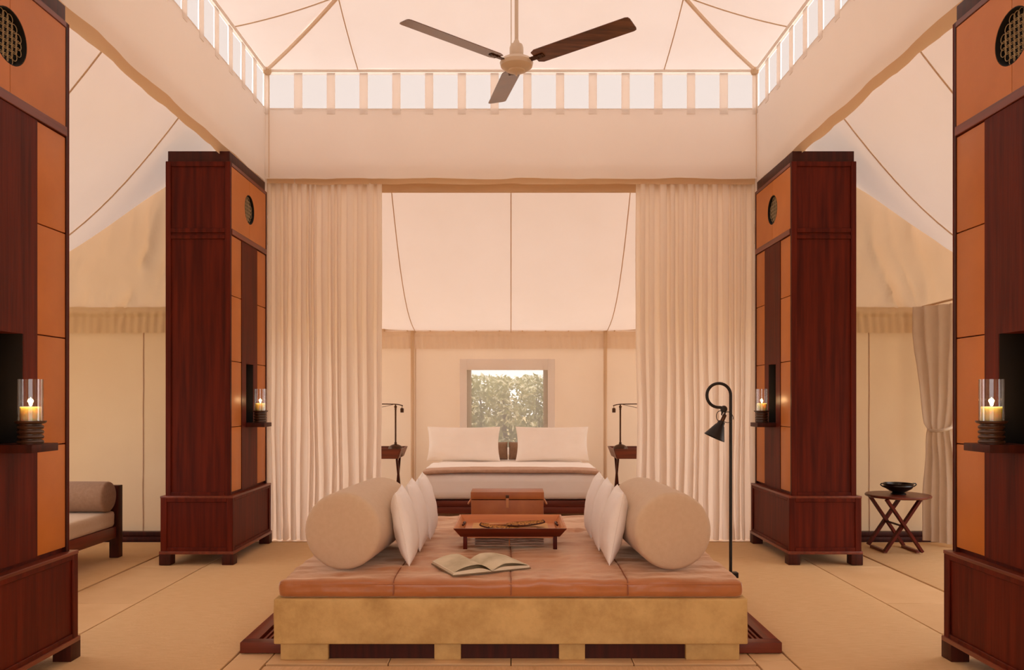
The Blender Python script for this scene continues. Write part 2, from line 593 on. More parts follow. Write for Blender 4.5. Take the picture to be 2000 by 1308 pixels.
# ------------------------------------------------------------------ wing roofs
for k in range(4):
    R = struct('ceiling_wing_' + SIDE[k], 'sagging canvas roof of the %s wing' % SIDE[k])

    zg = lambda u: float(np.interp(u, [0, .45, .9, 1.8, 2.2, 2.45], [3.985, 3.55, 3.23, 2.79, 2.46, 2.14]))
    vk = lambda u: .035 + .165 * min(1, u / .6)
    lim = lambda u: E - vk(u) * (zg(u) - Z_RAIL)
    rm = 'dim_roof'
    cuts = [-9, -1.165, 0, 1.165, 9]
    for c0, c1 in zip(cuts, cuts[1:]):
        def fn(p, q, c0=c0, c1=c1, k=k):
            u = OUT * q
            L = lim(u)
            a0, a1 = max(c0, -L), min(c1, L)
            a = a0 + (a1 - a0) * p
            t = min(1, max(0, (abs(a) - 1.165) / (L - 1.165)))
            wt = t * t * (3 - 2 * t) * .4 + .6 * t * t
            z = prof(u) * (1 - wt) + zg(u) * wt - 0.02 * math.sin(PI * p) * math.sin(PI * q)
            wr = 0.022 * math.sin(9 * (abs(a) * 1.2 - u) + 3 * fb(a, u)) * math.sin(PI * q) * (0.35 if k == 0 else 1) * max(0, fb(a * .8 + k, u * .8 + 4) + .3)
            return wmap(k, a, u, z - .004 + wr * .5)
        MB().grid(fn, 26, 34).build('roof_panel', rm, R, angle=60)
    for c in cuts[1:-1]:
        MB().tube([wmap(k, c, u, prof(u) - .012) for u in np.linspace(0.02, OUT - .02, 24)], 0.005, 6).build('seam', 'seam', R)
    for s in (-1, 1):
        def fe(p, q, s=s, k=k):
            u = OUT * p
            h = (zg(u) - Z_RAIL) * q
            v = vk(u) * h
            ph = 2 * PI * (u + .62 * h - .25 * h * h + .06 * fb(u * 2, h * 2)) / .34
            am = 0.115 * max(0, .55 + fb(u * 1.6 + 3, h * 1.6 + s)) * math.sin(PI * min(1, q * .85 + .10)) * (0.35 + 0.65 * math.exp(-h * 1.3))
            d = am * ((1 - abs(math.sin(ph * .5))) ** 1.6 * 1.1 + .6 * (1 - abs(math.sin(ph * .83 + 1 + h))) ** 2 - .6)
            return wmap(k, s * (E - v - .05 * math.sin(PI * q) - d), u, Z_RAIL + h)
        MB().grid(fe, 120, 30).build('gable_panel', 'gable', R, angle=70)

# ------------------------------------------------------------------ outer walls
wall_count = 0


def canvas_wall(name, k, pts, label, opening=None, cutsx=(), cloth='wall'):
    """pts: function t,z -> (a,u) with t length param; opening (t0,t1,z0,z1)"""
    W = struct(name, label)
    fn, T = pts

    def piece(t0, t1, z0, z1, nm='canvas_panel'):
        def g(p, q):
            t = t0 + (t1 - t0) * p
            z = z0 + (z1 - z0) * q
            a, u, na, nu = fn(t)
            d = .018 * fb(t * 1.1 + k * 7, z * .9) + .014 * math.sin(t * 5 + z * 3) * fb(t, z * .7 + 5)
            return wmap(k, a + na * d, u + nu * d, z)
        MB().grid(g, max(4, int((t1 - t0) * 12)), max(4, int((z1 - z0) * 12))).build(nm, cloth, W, angle=70)
    ed = [0] + list(cutsx) + [T]
    for t0, t1 in zip(ed, ed[1:]):
        if opening and t0 < opening[0] < t1:
            o0, o1, z0, z1 = opening
            piece(t0, o0, .06, Z_RAIL); piece(o1, t1, .06, Z_RAIL)
            piece(o0, o1, .06, z0); piece(o0, o1, z1, Z_RAIL)
        else:
            piece(t0, t1, .06, Z_RAIL)
    for c in cutsx:
        a, u, na, nu = fn(c)
        pts_ = []
        for z in np.linspace(.08, Z_RAIL, 24):
            d = .018 * fb(c * 1.1 + k * 7, z * .9) + .014 * math.sin(c * 5 + z * 3) * fb(c, z * .7 + 5) - .003
            pts_.append(wmap(k, a + na * d, u + nu * d, z))
        MB().tube(pts_, 0.006, 6).build('seam', 'seam', W)

    # gathered skirt hanging from the rail
    def sk(p, q):
        t = T * p
        a, u, na, nu = fn(t)
        z = 1.93 + .008 * fb(t * 3, 1) + (Z_RAIL + .03 - 1.93) * q
        g = .5 + .5 * fb(t * 2, 7)
        d = -.035 - .010 * math.sin(t * 2 * PI / .075 + 6 * z) * g * (1 if q < .75 else .3) - .006 * fb(t * 9, z * 5)
        if .70 < q < .86:
            d -= .012
        return wmap(k, a + na * d, u + nu * d, z)
    MB().grid(sk, int(T * 60), 14).build('skirt', cloth, W, angle=70)
    return W


def end_wall(s):
    return (lambda t: (s * E, .15 + t, s, 0)), OUT - .15


outer = (lambda t: (-E + t, OUT, 0, 1)), 2 * E
for k in (1, 3):
    canvas_wall('wall_%s_outer' % SIDE[k], k, outer, 'outer canvas wall of the %s wing with a wide unseen opening added for daylight' % SIDE[k], (.75, 4.05, .08, 2.02), (.6, 4.2))  # opening out of view, added to let more daylight into the tent
    for s in (-1, 1):
        far = (s > 0) == (k == 1)
        canvas_wall('wall_%s_%s' % (SIDE[k], 'far' if far else 'near'), k, end_wall(s),
                    '%s end canvas wall of the %s wing' % ('far' if far else 'near', SIDE[k]), None, (1.04 if k == 1 else .95,))
for s in (-1, 1):
    canvas_wall('wall_bedroom_' + ('left' if s < 0 else 'right'), 0, end_wall(s), 'canvas side wall of the bedroom with an unseen opening added for daylight, %s' % ('left' if s < 0 else 'right'), (.30, 2.2, .12, 2.0), (.2,), 'bedroom_wall')  # openings hidden by the curtains, added and widened to brighten the bedroom
    canvas_wall('wall_entrance_' + ('right' if s < 0 else 'left'), 2, end_wall(s), 'canvas side wall of the entrance, %s' % ('right' if s < 0 else 'left'), None, (1.2,))

canvas_wall('wall_entrance_front', 2, outer, 'unseen canvas entrance wall with a doorway narrowed to cut front light', (.95, 3.85, .061, 2.06), (.4,))  # unseen wall added to limit daylight from behind the camera

# back wall of the bedroom, with its window
WX0, WX1, WZ0, WZ1 = -0.545, 0.455, 0.72, 1.675
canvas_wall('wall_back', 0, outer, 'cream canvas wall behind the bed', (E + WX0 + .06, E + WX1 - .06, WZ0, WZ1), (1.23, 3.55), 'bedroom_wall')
bw = bpy.data.objects['wall_back']
for x in (-1.2, 1.15):
    MB().lathe([(0, 0), (.022, 0), (.022, 2.2), (0, 2.2)], (x, H + OUT - .05, 0.07), 12).build('wall_post', 'tan', bw)
MB().tube([(x, H + OUT - .075, Z_RAIL + .03) for x in np.linspace(-2.3, 2.3, 12)], 0.020, 8).build('rail', 'tan', bw)
for x in np.arange(-2.1, 2.2, .28):
    MB().tube([(x + .03 * math.cos(t), H + OUT - .075 + .03 * math.sin(t), Z_RAIL + .03) if False else
               (x, H + OUT - .075 + .026 * math.cos(t), Z_RAIL + .03 + .026 * math.sin(t)) for t in np.linspace(0, 2 * PI, 12, endpoint=False)], 0.009, 5, True).build('rail_tie', 'tan', bw)

win = struct('window_1', 'screened tent window above the bed with shrubs beyond')
yb = H + OUT - .03
fr = MB()
fr.box(WX0 - .08, WX0 + .005, yb - .012, yb + .012, WZ0 - .08, WZ1 + .13)
fr.box(WX1 - .005, WX1 + .08, yb - .012, yb + .012, WZ0 - .08, WZ1 + .13)
fr.box(WX0 + .005, WX1 - .005, yb - .012, yb + .012, WZ1 - .005, WZ1 + .13)
fr.box(WX0 + .005, WX1 - .005, yb - .012, yb + .012, WZ0 - .08, WZ0 + .005)
fr.build('window_frame', 'valance', win, bevel=.003)
MB().grid(lambda p, q: (WX0 + (WX1 - WX0) * p, yb + .004, WZ0 + (WZ1 - WZ0) * q), 6, 6).build('screen', 'screen', win)
# dark timber sills along the wing walls
for s, nm in ((-1, 'left'), (1, 'right')):
    b = struct('baseboard_' + nm, 'dark wooden sill along the foot of the %s wing wall' % nm)
    MB().box(min(s * 2.86, s * 4.65), max(s * 2.86, s * 4.65), 2.27, 2.36, 0.0, .045).build('lower_board', 'dark_wood', b, bevel=.004)
    MB().box(min(s * 2.86, s * 4.65), max(s * 2.86, s * 4.65), 2.315, 2.385, .045, .085).build('upper_board', 'dark_wood', b, bevel=.004)
b = struct('baseboard_back', 'wooden sill along the foot of the bedroom wall')
MB().box(-2.35, 2.35, H + OUT - .1, H + OUT - .01, 0, .07).build('board', 'dark_wood', b, bevel=.004)

# curtain track under the back valance
tr = struct('trim_1', 'cloth covered curtain header across the bedroom opening')
MB().box(-2.24, 2.24, H + .16, H + .20, 3.255, 3.42).build('header_board', 'tan', tr, bevel=.004)


# ------------------------------------------------------------------ curtains
def curtain(name, x0, x1, y, z0, z1, label, seed, mat='curtain', nf=14):
    rnd = random.Random(seed)
    cuts = [0.0]
    for i in range(nf):
        cuts.append(cuts[-1] + rnd.uniform(.55, 1.5))
    cuts = [c / cuts[-1] for c in cuts]
    amp = [rnd.uniform(.6, 1.2) for _ in range(nf)]
    ph = [rnd.uniform(0, 6) for _ in range(nf)]

    def fn(p, q):
        z = z0 + (z1 - z0) * q
        i = 0
        for j in range(nf):
            if cuts[j] <= p <= cuts[j + 1]:
                i = j
        s = (p - cuts[i]) / (cuts[i + 1] - cuts[i])
        wdt = (cuts[i + 1] - cuts[i]) * abs(x1 - x0)
        flare = 1 + .35 * (1 - q) ** 2
        d = math.sin(2 * PI * s)
        dx = -.30 * wdt * math.sin(4 * PI * s) * .5
        drift = .018 * fb(p * 5 + seed, z * .55) * (1 - q) * 1.6
        yy = y + .034 * amp[i] * d * flare * (0.9 if q < .97 else .7)
        yy += .009 * math.sin(2 * PI * s * 2 + ph[i] + z * .7) * (1 - q) + .008 * fb(p * 5, z * .5, seed, 2)
        xx = x0 + (x1 - x0) * p + dx + drift
        if q < .03:
            xx += .012 * fb(p * 30, seed)
            yy -= .02 * (fb(p * 25, seed + 2) + .3)
        return (xx, yy, max(z, .012))
    o = MB().grid(fn, nf * 18, 40).build(name, mat, angle=80)
    return tag(o, label, 'curtain', None)


curtain('bedroom_curtain', -2.285, -1.20, 2.345, 0.012, 3.40, 'floor-length cream curtain on the left of the bedroom opening', 3)
curtain('bedroom_curtain', 1.165, 2.285, 2.345, 0.012, 3.40, 'floor-length cream curtain on the right, behind the black floor lamp', 11)

# ------------------------------------------------------------------ tall cabinets
BW, BD = .515, .94    # body: depth into the wall side, length along the room


def make_cabinet():
    r = thing('tall_cabinet', 'x', 'cabinet', group='tall mahogany cabinets at the corners of the daybed')
    hd = BD / 2
    nz0, nz1, nh = 1.085, 1.61, .092
    b = MB()
    b.box(-BW, -.15, -hd + .012, hd - .012, .54, 3.20)
    b.box(-.15, -.022, -hd + .012, -nh, .54, 2.64)
    b.box(-.15, -.022, nh, hd - .012, .54, 2.64)
    b.box(-.15, -.022, -nh, nh, .54, nz0)
    b.box(-.15, -.022, -nh, nh, nz1, 2.64)
    b.box(-.15, -.046, -hd + .012, hd - .012, 2.64, 3.20)
    body = b.build('body', 'mahogany', r)
    nl = MB()
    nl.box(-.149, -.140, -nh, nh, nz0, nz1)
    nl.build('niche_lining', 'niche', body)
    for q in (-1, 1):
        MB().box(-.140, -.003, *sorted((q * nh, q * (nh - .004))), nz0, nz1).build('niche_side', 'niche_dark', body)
    # side frames (the faces that look along the room)
    for s in (-1, 1):
        f = MB()
        y0, y1 = sorted((s * hd, s * (hd - .014)))
        f.box(-BW, -BW + .042, y0, y1, .54, 3.20)
        f.box(-.044, 0, y0, y1, .54, 3.20)
        for z0, z1 in ((.54, .575), (2.585, 2.615), (2.635, 2.67), (3.16, 3.20)):
            f.box(-BW + .042, -.044, y0, y1, z0, z1)
        f.build('side_frame', 'mahogany', r, bevel=.003, seg=1)
    # edge stiles and rails of the inner face
    st = MB()
    for s in (-1, 1):
        y0, y1 = sorted((s * (hd - .014), s * (hd - .030)))
        st.box(-.03, 0, y0, y1, .54, 3.20)
    st.build('stiles', 'dark_wood', r, bevel=.002, seg=1)
    MB().box(-.03, .006, -hd + .03, hd - .03, 2.625, 2.672).build('middle_rail', 'mahogany_y', r, bevel=.003, seg=1)
    MB().box(-.03, .002, -hd + .03, hd - .03, 3.17, 3.20).build('top_rail', 'mahogany_y', r, bevel=.003, seg=1)
    # leather faced columns
    zs = [.57, 1.09, 1.616, 2.14, 2.622]
    for s in (-1, 1):
        for z0, z1 in zip(zs, zs[1:]):
            y0, y1 = sorted((s * (hd - .032), s * .205))
            MB().box(-.022, -.004, y0, y1, z0 + .0025, z1 - .0025).build('leather_panel', 'leather', r, bevel=.004, seg=2)
    # centre wood panels
    wc = MB()
    wc.box(-.022, -.001, -.2, .2, nz1, 2.622)
    wc.box(-.022, -.001, -.2, .2, .57, nz0)
    wc.box(-.022, -.001, -.2, -nh, nz0, nz1)
    wc.box(-.022, -.001, nh, .2, nz0, nz1)
    wc.build('centre_panel', 'mahogany', r)
    # upper leather doors with the half-round cut
    cz, rr = 2.925, .123
    for s in (-1, 1):
        poly = []
        zl, zt = 2.674, 3.168
        y_in, y_out = s * .0015, s * (hd - .032)
        pts = [(y_in, zl), (y_out, zl), (y_out, zt), (y_in, zt)]
        arc = [(s * rr * math.cos(a) + y_in, cz + rr * math.sin(a)) for a in np.linspace(PI / 2, -PI / 2, 25)]
        # quads between arc and the outer boundary
        m = MB()
        outer_pts = []
        for a in np.linspace(PI / 2, -PI / 2, 25):
            dy, dz = math.cos(a), math.sin(a)
            k = min((abs(y_out - y_in)) / max(dy, 1e-6), ((zt - cz) if dz > 0 else (cz - zl)) / max(abs(dz), 1e-6))
            outer_pts.append((y_in + s * dy * k, cz + dz * k))
        # make sure the corners are hit exactly
        for cy, czz in ((y_out, zt), (y_out, zl)):
            i = min(range(25), key=lambda q: (outer_pts[q][0] - cy) ** 2 + (outer_pts[q][1] - czz) ** 2)
            outer_pts[i] = (cy, czz)
        n = 25
        vs = [(-.003, y, z) for y, z in arc] + [(-.003, y, z) for y, z in outer_pts] + \
             [(-.045, y, z) for y, z in arc] + [(-.045, y, z) for y, z in outer_pts]
        fs = []
        for i in range(n - 1):
            fs += [(i, i + 1, n + i + 1, n + i), (2 * n + i, 3 * n + i, 3 * n + i + 1, 2 * n + i + 1),
                   (i, 2 * n + i, 2 * n + i + 1, i + 1), (n + i, n + i + 1, 3 * n + i + 1, 3 * n + i)]
        fs += [(0, n, 3 * n, 2 * n), (n - 1, 3 * n - 1, 4 * n - 1, 2 * n - 1)]
        if s < 0:
            fs = [f[::-1] for f in fs]
        m.add(vs, fs).build('door', 'leather', r)
    vent = MB()
    rot = Matrix.Rotation(PI / 2, 4, 'Y')
    vent.lathe([(0, -.0455), (rr * .999, -.0455), (rr * .999, -.0035), (rr - .004, -.0035), (rr - .004, -.043), (0, -.043)], (0, 0, cz), 32, rot)
    v = vent.build('vent', 'black', r)
    v.location = (0, 0, 0)
    g = MB()
    p = .031
    for i in range(-5, 6):
        for j in range(-5, 6):
            y, z = i * p, j * p
            if math.hypot(y, z) > rr - .017:
                continue
            g.tube([(-.024, y + p * .66 * math.cos(t), cz + z + p * .66 * math.sin(t)) for t in np.linspace(0, 2 * PI, 12, endpoint=False)], .0021, 4, True)
    g.build('grille', 'bronze_grille', v)
    # plinth
    pl = MB()
    pl.box(-BW - .018, .018, -hd - .018, hd + .018, .105, .54)
    base = pl.build('plinth', 'mahogany', r)
    for s in (-1, 1):
        f = MB()
        y0, y1 = sorted((s * (hd + .018), s * (hd + .028)))
        f.box(-BW - .028, -BW + .02, y0, y1, .105, .54)
        f.box(-.02, .028, y0, y1, .105, .54)
        f.box(-BW + .02, -.02, y0, y1, .50, .54)
        f.box(-BW + .02, -.02, y0, y1, .105, .14)
        f.build('plinth_frame', 'mahogany', base, bevel=.003, seg=1)
    f = MB()
    f.box(.018, .028, -hd - .028, -hd + .02, .105, .54)
    f.box(.018, .028, hd - .02, hd + .028, .105, .54)
    f.box(.018, .028, -hd + .02, hd - .02, .505, .54)
    f.box(.018, .028, -hd + .02, hd - .02, .105, .135)
    f.build('plinth_frame', 'mahogany', base, bevel=.003, seg=1)
    MB().box(-BW - .03, .03, -hd - .03, hd + .03, .53, .548).build('plinth_cap', 'mahogany_y', base, bevel=.003)
    MB().box(-BW - .036, .036, -hd - .036, hd + .036, .088, .112).build('foot_moulding', 'mahogany_y', base, bevel=.003)
    for sx in (0, 1):
        for sy in (-1, 1):
            x0 = -BW - .036 if sx == 0 else -.055
            y0, y1 = sorted((sy * (hd + .036), sy * (hd - .055)))
            MB().box(x0, x0 + .091, y0, y1, 0.004, .09).build('foot', 'dark_wood', r, bevel=.003)
    cr = MB()
    cr.box(-BW + .012, -.012, -hd + .016, hd - .016, 3.20, 3.285)
    cr.build('crown', 'dark_wood', r, bevel=.004)
    MB().box(-.05, .155, -.1, .1, 1.078, 1.113).build('shelf', 'dark_wood', r, bevel=.003)
    return r


M['bronze_grille'] = pbr('grille_wire', srgb(176, 156, 120), srgb(150, 130, 98), 0.5, 9)
cab = make_cabinet()
XC = 2.226
cabs = [cab] + [copy_tree(cab) for _ in range(3)]
place(cabs[0], (-XC, 1.745, 0), 0, 'tall mahogany cabinet beside the left bedroom curtain, dark panelled side in full view')
place(cabs[1], (XC, 1.745, 0), PI, 'tall mahogany cabinet beside the right bedroom curtain, behind the black floor lamp')
place(cabs[2], (-XC, -1.48, 0), 0, 'nearest left tall cabinet, cut by the picture edge, couch beyond it')
place(cabs[3], (XC, -1.48, 0), PI, 'nearest right tall cabinet, cut by the picture edge, folding table beyond it')


# ------------------------------------------------------------------ candles on the cabinet shelves
def make_candle():
    r = thing('hurricane_candle', 'x', 'candle', group='lit candles on the cabinet shelves')
    h = MB()
    pr = [(0, 0), (.052, 0)]
    z = 0
    for i in range(4):
        pr += [(.052, z + .004), (.054, z + .009), (.050, z + .016), (.044, z + .018), (.044, z + .021), (.050, z + .022)]
        z += .022
    pr += [(.060, z + .004), (.064, z + .010), (.064, z + .014), (0, z + .014)]
    h.lathe(pr, (0, 0, 0), 28).build('holder', 'turned', r)
    z += .014
    cdl = MB().lathe([(0, z), (.041, z), (.042, z + .003), (.042, z + .060), (.040, z + .063), (.030, z + .058), (0, z + .056)], (0, 0, 0), 28).build('candle', 'wax', r)
    MB().tube([(0, 0, z + .054), (.001, 0, z + .068)], .0012, 5).build('wick', 'wick', cdl)
    MB().lathe([(0, z + .064), (.005, z + .069), (.0075, z + .077), (.0055, z + .088), (.002, z + .099), (0, z + .105)], (.001, 0, 0), 12).build('flame', 'flame', cdl)
    g = MB()
    g.lathe([(.0485, z), (.0505, z), (.0505, z + .185), (.0485, z + .185), (.0485, z)], (0, 0, 0), 32).build('glass_chimney', 'glass', r)
    return r


cl = ['lit candle in glass on the shelf of the far left cabinet beside the curtain',
      'lit candle in glass on the shelf of the far right cabinet behind the floor lamp',
      'large lit candle in glass on the shelf of the near left cabinet',
      'large lit candle in glass on the shelf of the near right cabinet']
cdl0 = make_candle()
for i, (sx, y) in enumerate(((-1, 1.745), (1, 1.745), (-1, -1.48), (1, -1.48))):
    o = cdl0 if i == 0 else copy_tree(cdl0)
    place(o, (sx * (XC - .088), y, 1.1135), 0, cl[i])
    ld = bpy.data.lights.new('candle_light', 'POINT')
    ld.energy = 0.6
    ld.color = (1, .62, .28)
    ld.shadow_soft_size = .012
    lo = bpy.data.objects.new('candle_light', ld)
    COL.objects.link(lo)
    lo.parent = o
    lo.location = (0, 0, .19)

# ------------------------------------------------------------------ daybed: plinth, cushion
PX0, PX1 = -1.186, 1.184
PY0, PY1 = -1.05, 1.20
pl = thing('daybed_plinth', 'mottled tan concrete daybed plinth standing on block feet', 'daybed', (0, 0, 0))


def rough(p, n):
    return n * (.003 * fb(p.x * 9, p.y * 9, p.z * 9) if abs(n.z) < .5 else .001)


MB().rbox(PX0, PX1, PY0, PY1, .088, .313, .008, 60, 30, 10, rough).build('slab', 'concrete', pl, angle=60)
for x0, x1 in ((-1.16, -.92), (-.386, -.252), (.242, .373), (.88, 1.15)):
    MB().box(x0, x1, PY0 + .03, PY0 + .28, 0.0005, .09).build('block_foot', 'concrete', pl, bevel=.004)
    MB().box(x0, x1, PY1 - .3, PY1 - .05, 0.0005, .09).build('block_foot', 'concrete', pl, bevel=.004)

MB().box(-1.12, 1.11, PY0 + .055, PY0 + .09, .001, .0875).build('shade_board', 'dark_wood', pl)  # dark board added to stand for the shade under the plinth
SEAMS = (-.59, 0.0, .585)


def wrinkle(p, n):
    if p.z < .36 and abs(n.z) > .5:
        return Vector((0, 0, 0))
    d = 0
    for s in SEAMS:
        d -= .006 * math.exp(-((p.x - s) / .007) ** 2)
    q = fb(p.x * 3, p.y * 3, 1)
    if n.z > .5:
        d += .011 * fb(p.x * 2.2, p.y * 8, 2) + .006 * math.sin(p.y * 34 + 9 * fb(p.x * 3, p.y * 2, 3)) * max(0, q + .15)
    else:
        d += .006 * fb(p.x * 3.5, p.z * 9, 4)
    return n * d


cu = thing('daybed_cushion', 'wide tan-brown leather mattress cushion on the concrete plinth', 'cushion', (0, 0, 0))
MB().rbox(-1.172, 1.168, PY0 + .012, 1.175, .314, .405, .03, 150, 110, 9, wrinkle).build('leather_cover', 'leather_brown', cu, angle=80)
pp = MB()
zz = .385
pp.tube([(-1.155, PY0 + .016, zz), (1.15, PY0 + .016, zz)], .0035, 5)
pp.build('front_piping', 'leather_brown', cu)
for sx in SEAMS:
    MB().tube([(sx + .004 * fb(z * 7, sx), PY0 + .0105, z) for z in (.33, .35, .372)] + [(sx, PY0 + .022, .396)] +
              [(sx + .006 * fb(y * 3, sx), y, .4055) for y in np.linspace(PY0 + .05, 1.13, 30)], .0032, 5).build('seam', 'leather_seam', cu)

# slatted timber decks beside the plinth
for s in (-1, 1):
    d = thing('slatted_deck', 'low slatted mahogany deck along the %s' % ('left side of the concrete plinth' if s < 0 else 'right side of the concrete plinth, under the floor lamp'), 'deck', group='slatted decks beside the daybed')
    x0, x1 = (-1.395, -1.17) if s < 0 else (1.155, 1.395)
    y0, y1 = -.93, 1.25
    fx0, fx1 = x0, x1

    def fbox(nm, *a):
        MB().box(*a).build(nm, 'mahogany_y' if nm != 'front_rail' else 'mahogany_h', d, bevel=.003)
    fbox('front_rail', x0, x1, y0, y0 + .07, 0.005, .06)
    fbox('rear_rail', x0, x1, y1 - .07, y1, 0.005, .06)
    if s < 0:
        fbox('side_rail', x0, x0 + .075, y0 + .071, y1 - .071, 0.005, .06)
        xs = np.arange(x0 + .092, x1 - .01, .027)
    else:
        fbox('side_rail', x1 - .075, x1, y0 + .071, y1 - .071, 0.005, .06)
        xs = np.arange(x0 + .005, x1 - .095, .027)
    for x in xs:
        fbox('slat', x, x + .014, y0 + .071, y1 - .071, 0.012, .054)


# ------------------------------------------------------------------ bolsters and cushions
def bolster_mesh(R, L, mat, edge, parent, name='cover'):
    m = MB()
    pr = [(0, -L / 2 - .012), (R * .5, -L / 2 - .010), (R - edge * 1.6, -L / 2 - .004)]
    for a in np.linspace(-PI / 2, 0, 6)[1:]:
        pr.append((R - edge + edge * math.cos(a), -L / 2 + edge + edge * math.sin(a)))
    for t in np.linspace(.08, .92, 9):
        pr.append((R * (1 + .012 * math.sin(PI * t)), -L / 2 + L * t))
    pr += [(r, -z) for r, z in pr[:8][::-1]]
    m.lathe(pr, (0, 0, R), 56, Matrix.Rotation(-PI / 2, 4, 'X'))
    c = m.build(name, mat, parent, angle=70)
    for s in (-1, 1):
        MB().tube([((R - edge * .55) * math.cos(t), s * (L / 2 - edge * .35), R + (R - edge * .55) * math.sin(t)) for t in np.linspace(0, 2 * PI, 48, endpoint=False)], .0035, 5, True).build('piping', mat, c)
    return c


bo = thing('bolster', 'fat taupe linen bolster lying along the left of the daybed', 'bolster', (-.85, -.435, .413), math.radians(-5), 'big taupe bolsters on the daybed')
bolster_mesh(.205, .84, 'taupe', .028, bo)
bo = thing('bolster', 'fat taupe linen bolster lying along the right of the daybed, nearer the floor lamp', 'bolster', (.83, -.435, .413), math.radians(3), 'big taupe bolsters on the daybed')
bolster_mesh(.205, .84, 'taupe', .028, bo)


def pillow_mesh(name, W, Hh, T, mat, parent, seed=0, nu=26, wr=.006, pinch=.07):
    """pillow standing in the local x-z plane, thickness along y, bottom at z=0"""
    m = MB()

    def side(sg):
        def fn(p, q):
            u, v = 2 * p - 1, 2 * q - 1
            # cosine spacing
            u, v = math.sin(u * PI / 2), math.sin(v * PI / 2)
            k = max(0, (1 - u * u)) ** .42 * max(0, (1 - v * v)) ** .42
            x = W / 2 * u * (1 - pinch * (1 - v * v) * abs(u) ** 2)
            z = Hh / 2 * v * (1 - pinch * (1 - u * u) * abs(v) ** 2)
            y = sg * T / 2 * k
            y += wr * fb(u * 2.4 + seed, v * 2.4, sg) * min(1, k * 2)
            return (x, y, z + Hh / 2)
        return fn
    m.grid(side(-1), nu, nu)
    m2 = MB().grid(side(1), nu, nu)
    m.add(m2.v, [f[::-1] for f in m2.f])
    o = m.build(name, mat, parent, angle=75)
    me = o.data
    bm = bmesh.new()
    bm.from_mesh(me)
    bmesh.ops.remove_doubles(bm, verts=bm.verts, dist=.0008)
    bmesh.ops.recalc_face_normals(bm, faces=bm.faces)
    bm.to_mesh(me)
    bm.free()
    # corded edge
    pts = []
    for a in np.linspace(0, 4, 61)[:-1]:
        s = int(a)
        t = 2 * (a - s) - 1
        u, v = [(t, -1), (1, t), (-t, 1), (-1, -t)][s]
        u2 = u * (1 - pinch * (1 - v * v)) if abs(v) < 1 else u
        v2 = v * (1 - pinch * (1 - u * u)) if abs(u) < 1 else v
        pts.append((W / 2 * u2, 0, Hh / 2 * v2 + Hh / 2))
    MB().tube(pts, .0032, 5, True).build('piping', mat, o)
    return o


def scatter_cushion(x, y, rz, lean, label, seed, W=.415, Hh=.40, spin=0.0):
    r = thing('scatter_cushion', label, 'cushion', (x, y, .412), 0, 'white cushions on the daybed')
    r.rotation_euler = (lean, spin, rz)
    pillow_mesh('cover', W, Hh, .13, 'white', r, seed)
    return r


# cushions face the middle of the daybed: local x runs along the room
LEAN = math.radians(11)
names = ['nearest', 'middle', 'farthest']
for i, (y, xl) in enumerate(((-.52, -.560), (-.11, -.550), (.30, -.53))):
    scatter_cushion(xl, y, PI / 2 + math.radians(3), LEAN * -1, 'white square cushion leaning on the left bolster, %s of the three' % names[i], i * 3.1)
for i, (y, xl) in enumerate(((-.50, .545), (-.085, .535), (.33, .53))):
    scatter_cushion(xl, y, PI / 2 - math.radians(3), LEAN, 'white square cushion leaning on the right bolster, %s of the three' % names[i], 20 + i * 3.1)

# ------------------------------------------------------------------ butler tray and what lies in and under it
TZ = .409
ty = thing('bed_tray', 'teak butler tray on low legs standing in the middle of the leather daybed', 'tray', (-.005, -.02, TZ))
tw, td = .285, .235     # half floor size
fl = .042               # flare
zt0, zt1 = .092, .136
MB().box(-tw, tw, -td, td, zt0 - .012, zt0).build('tray_floor', 'oak', ty)
MB().box(-tw + .045, tw - .045, -td + .045, td - .045, zt0, zt0 + .003).build('cane_mat', 'cane', ty)


def flare_wall(nm, p, q, out, mat):
    """p,q inner-bottom ends; out = outward dir"""
    p, q, o = Vector(p), Vector(q), Vector(out)
    al = (q - p).normalized()
    m = MB()
    t = .012
    a = [p, q, q + o * t, p + o * t]
    b = [v + o * fl + Vector((0, 0, zt1 - zt0 + .012)) for v in a]
    b[0] -= al * fl; b[3] -= al * fl; b[1] += al * fl; b[2] += al * fl
    a[3] -= al * t; a[2] += al * t; b[3] -= al * t; b[2] += al * t
    m.add(a + b, [(0, 1, 2, 3)[::-1], (4, 5, 6, 7), (0, 4, 7, 3), (1, 2, 6, 5), (0, 1, 5, 4), (3, 7, 6, 2)])
    return m.build(nm, mat, ty, bevel=.0015, seg=1)


zb_ = zt0 - .012
flare_wall('front_wall', (-tw, -td, zb_), (tw, -td, zb_), (0, -1, 0), 'mahogany_h')
flare_wall('rear_wall', (tw, td, zb_), (-tw, td, zb_), (0, 1, 0), 'oak')
wl = flare_wall('end_wall', (-tw, td, zb_), (-tw, -td, zb_), (-1, 0, 0), 'oak')
wr_ = flare_wall('end_wall', (tw, -td, zb_), (tw, td, zb_), (1, 0, 0), 'oak')
for s, par in ((-1, wl), (1, wr_)):
    c = (s * (tw + fl * .5 - .004), 0, zt0 + .026)
    MB().tube([(c[0] - s * .006, -.05, c[2]), (c[0] - s * .016, -.035, c[2] + .006), (c[0] - s * .016, .035, c[2] + .006), (c[0] - s * .006, .05, c[2])], .007, 6).build('hand_grip', 'dark_wood', par)
for sx in (-1, 1):
    for sy in (-1, 1):
        MB().box(*sorted((sx * (tw - .003), sx * (tw - .027))), *sorted((sy * (td - .003), sy * (td - .027))), .002, zt0 - .0125).build('leg', 'mahogany', ty, bevel=.002)
MB().box(-tw + .027, tw - .027, -td + .005, -td + .02, zt0 - .022, zt0 - .0125).build('apron', 'oak', ty)
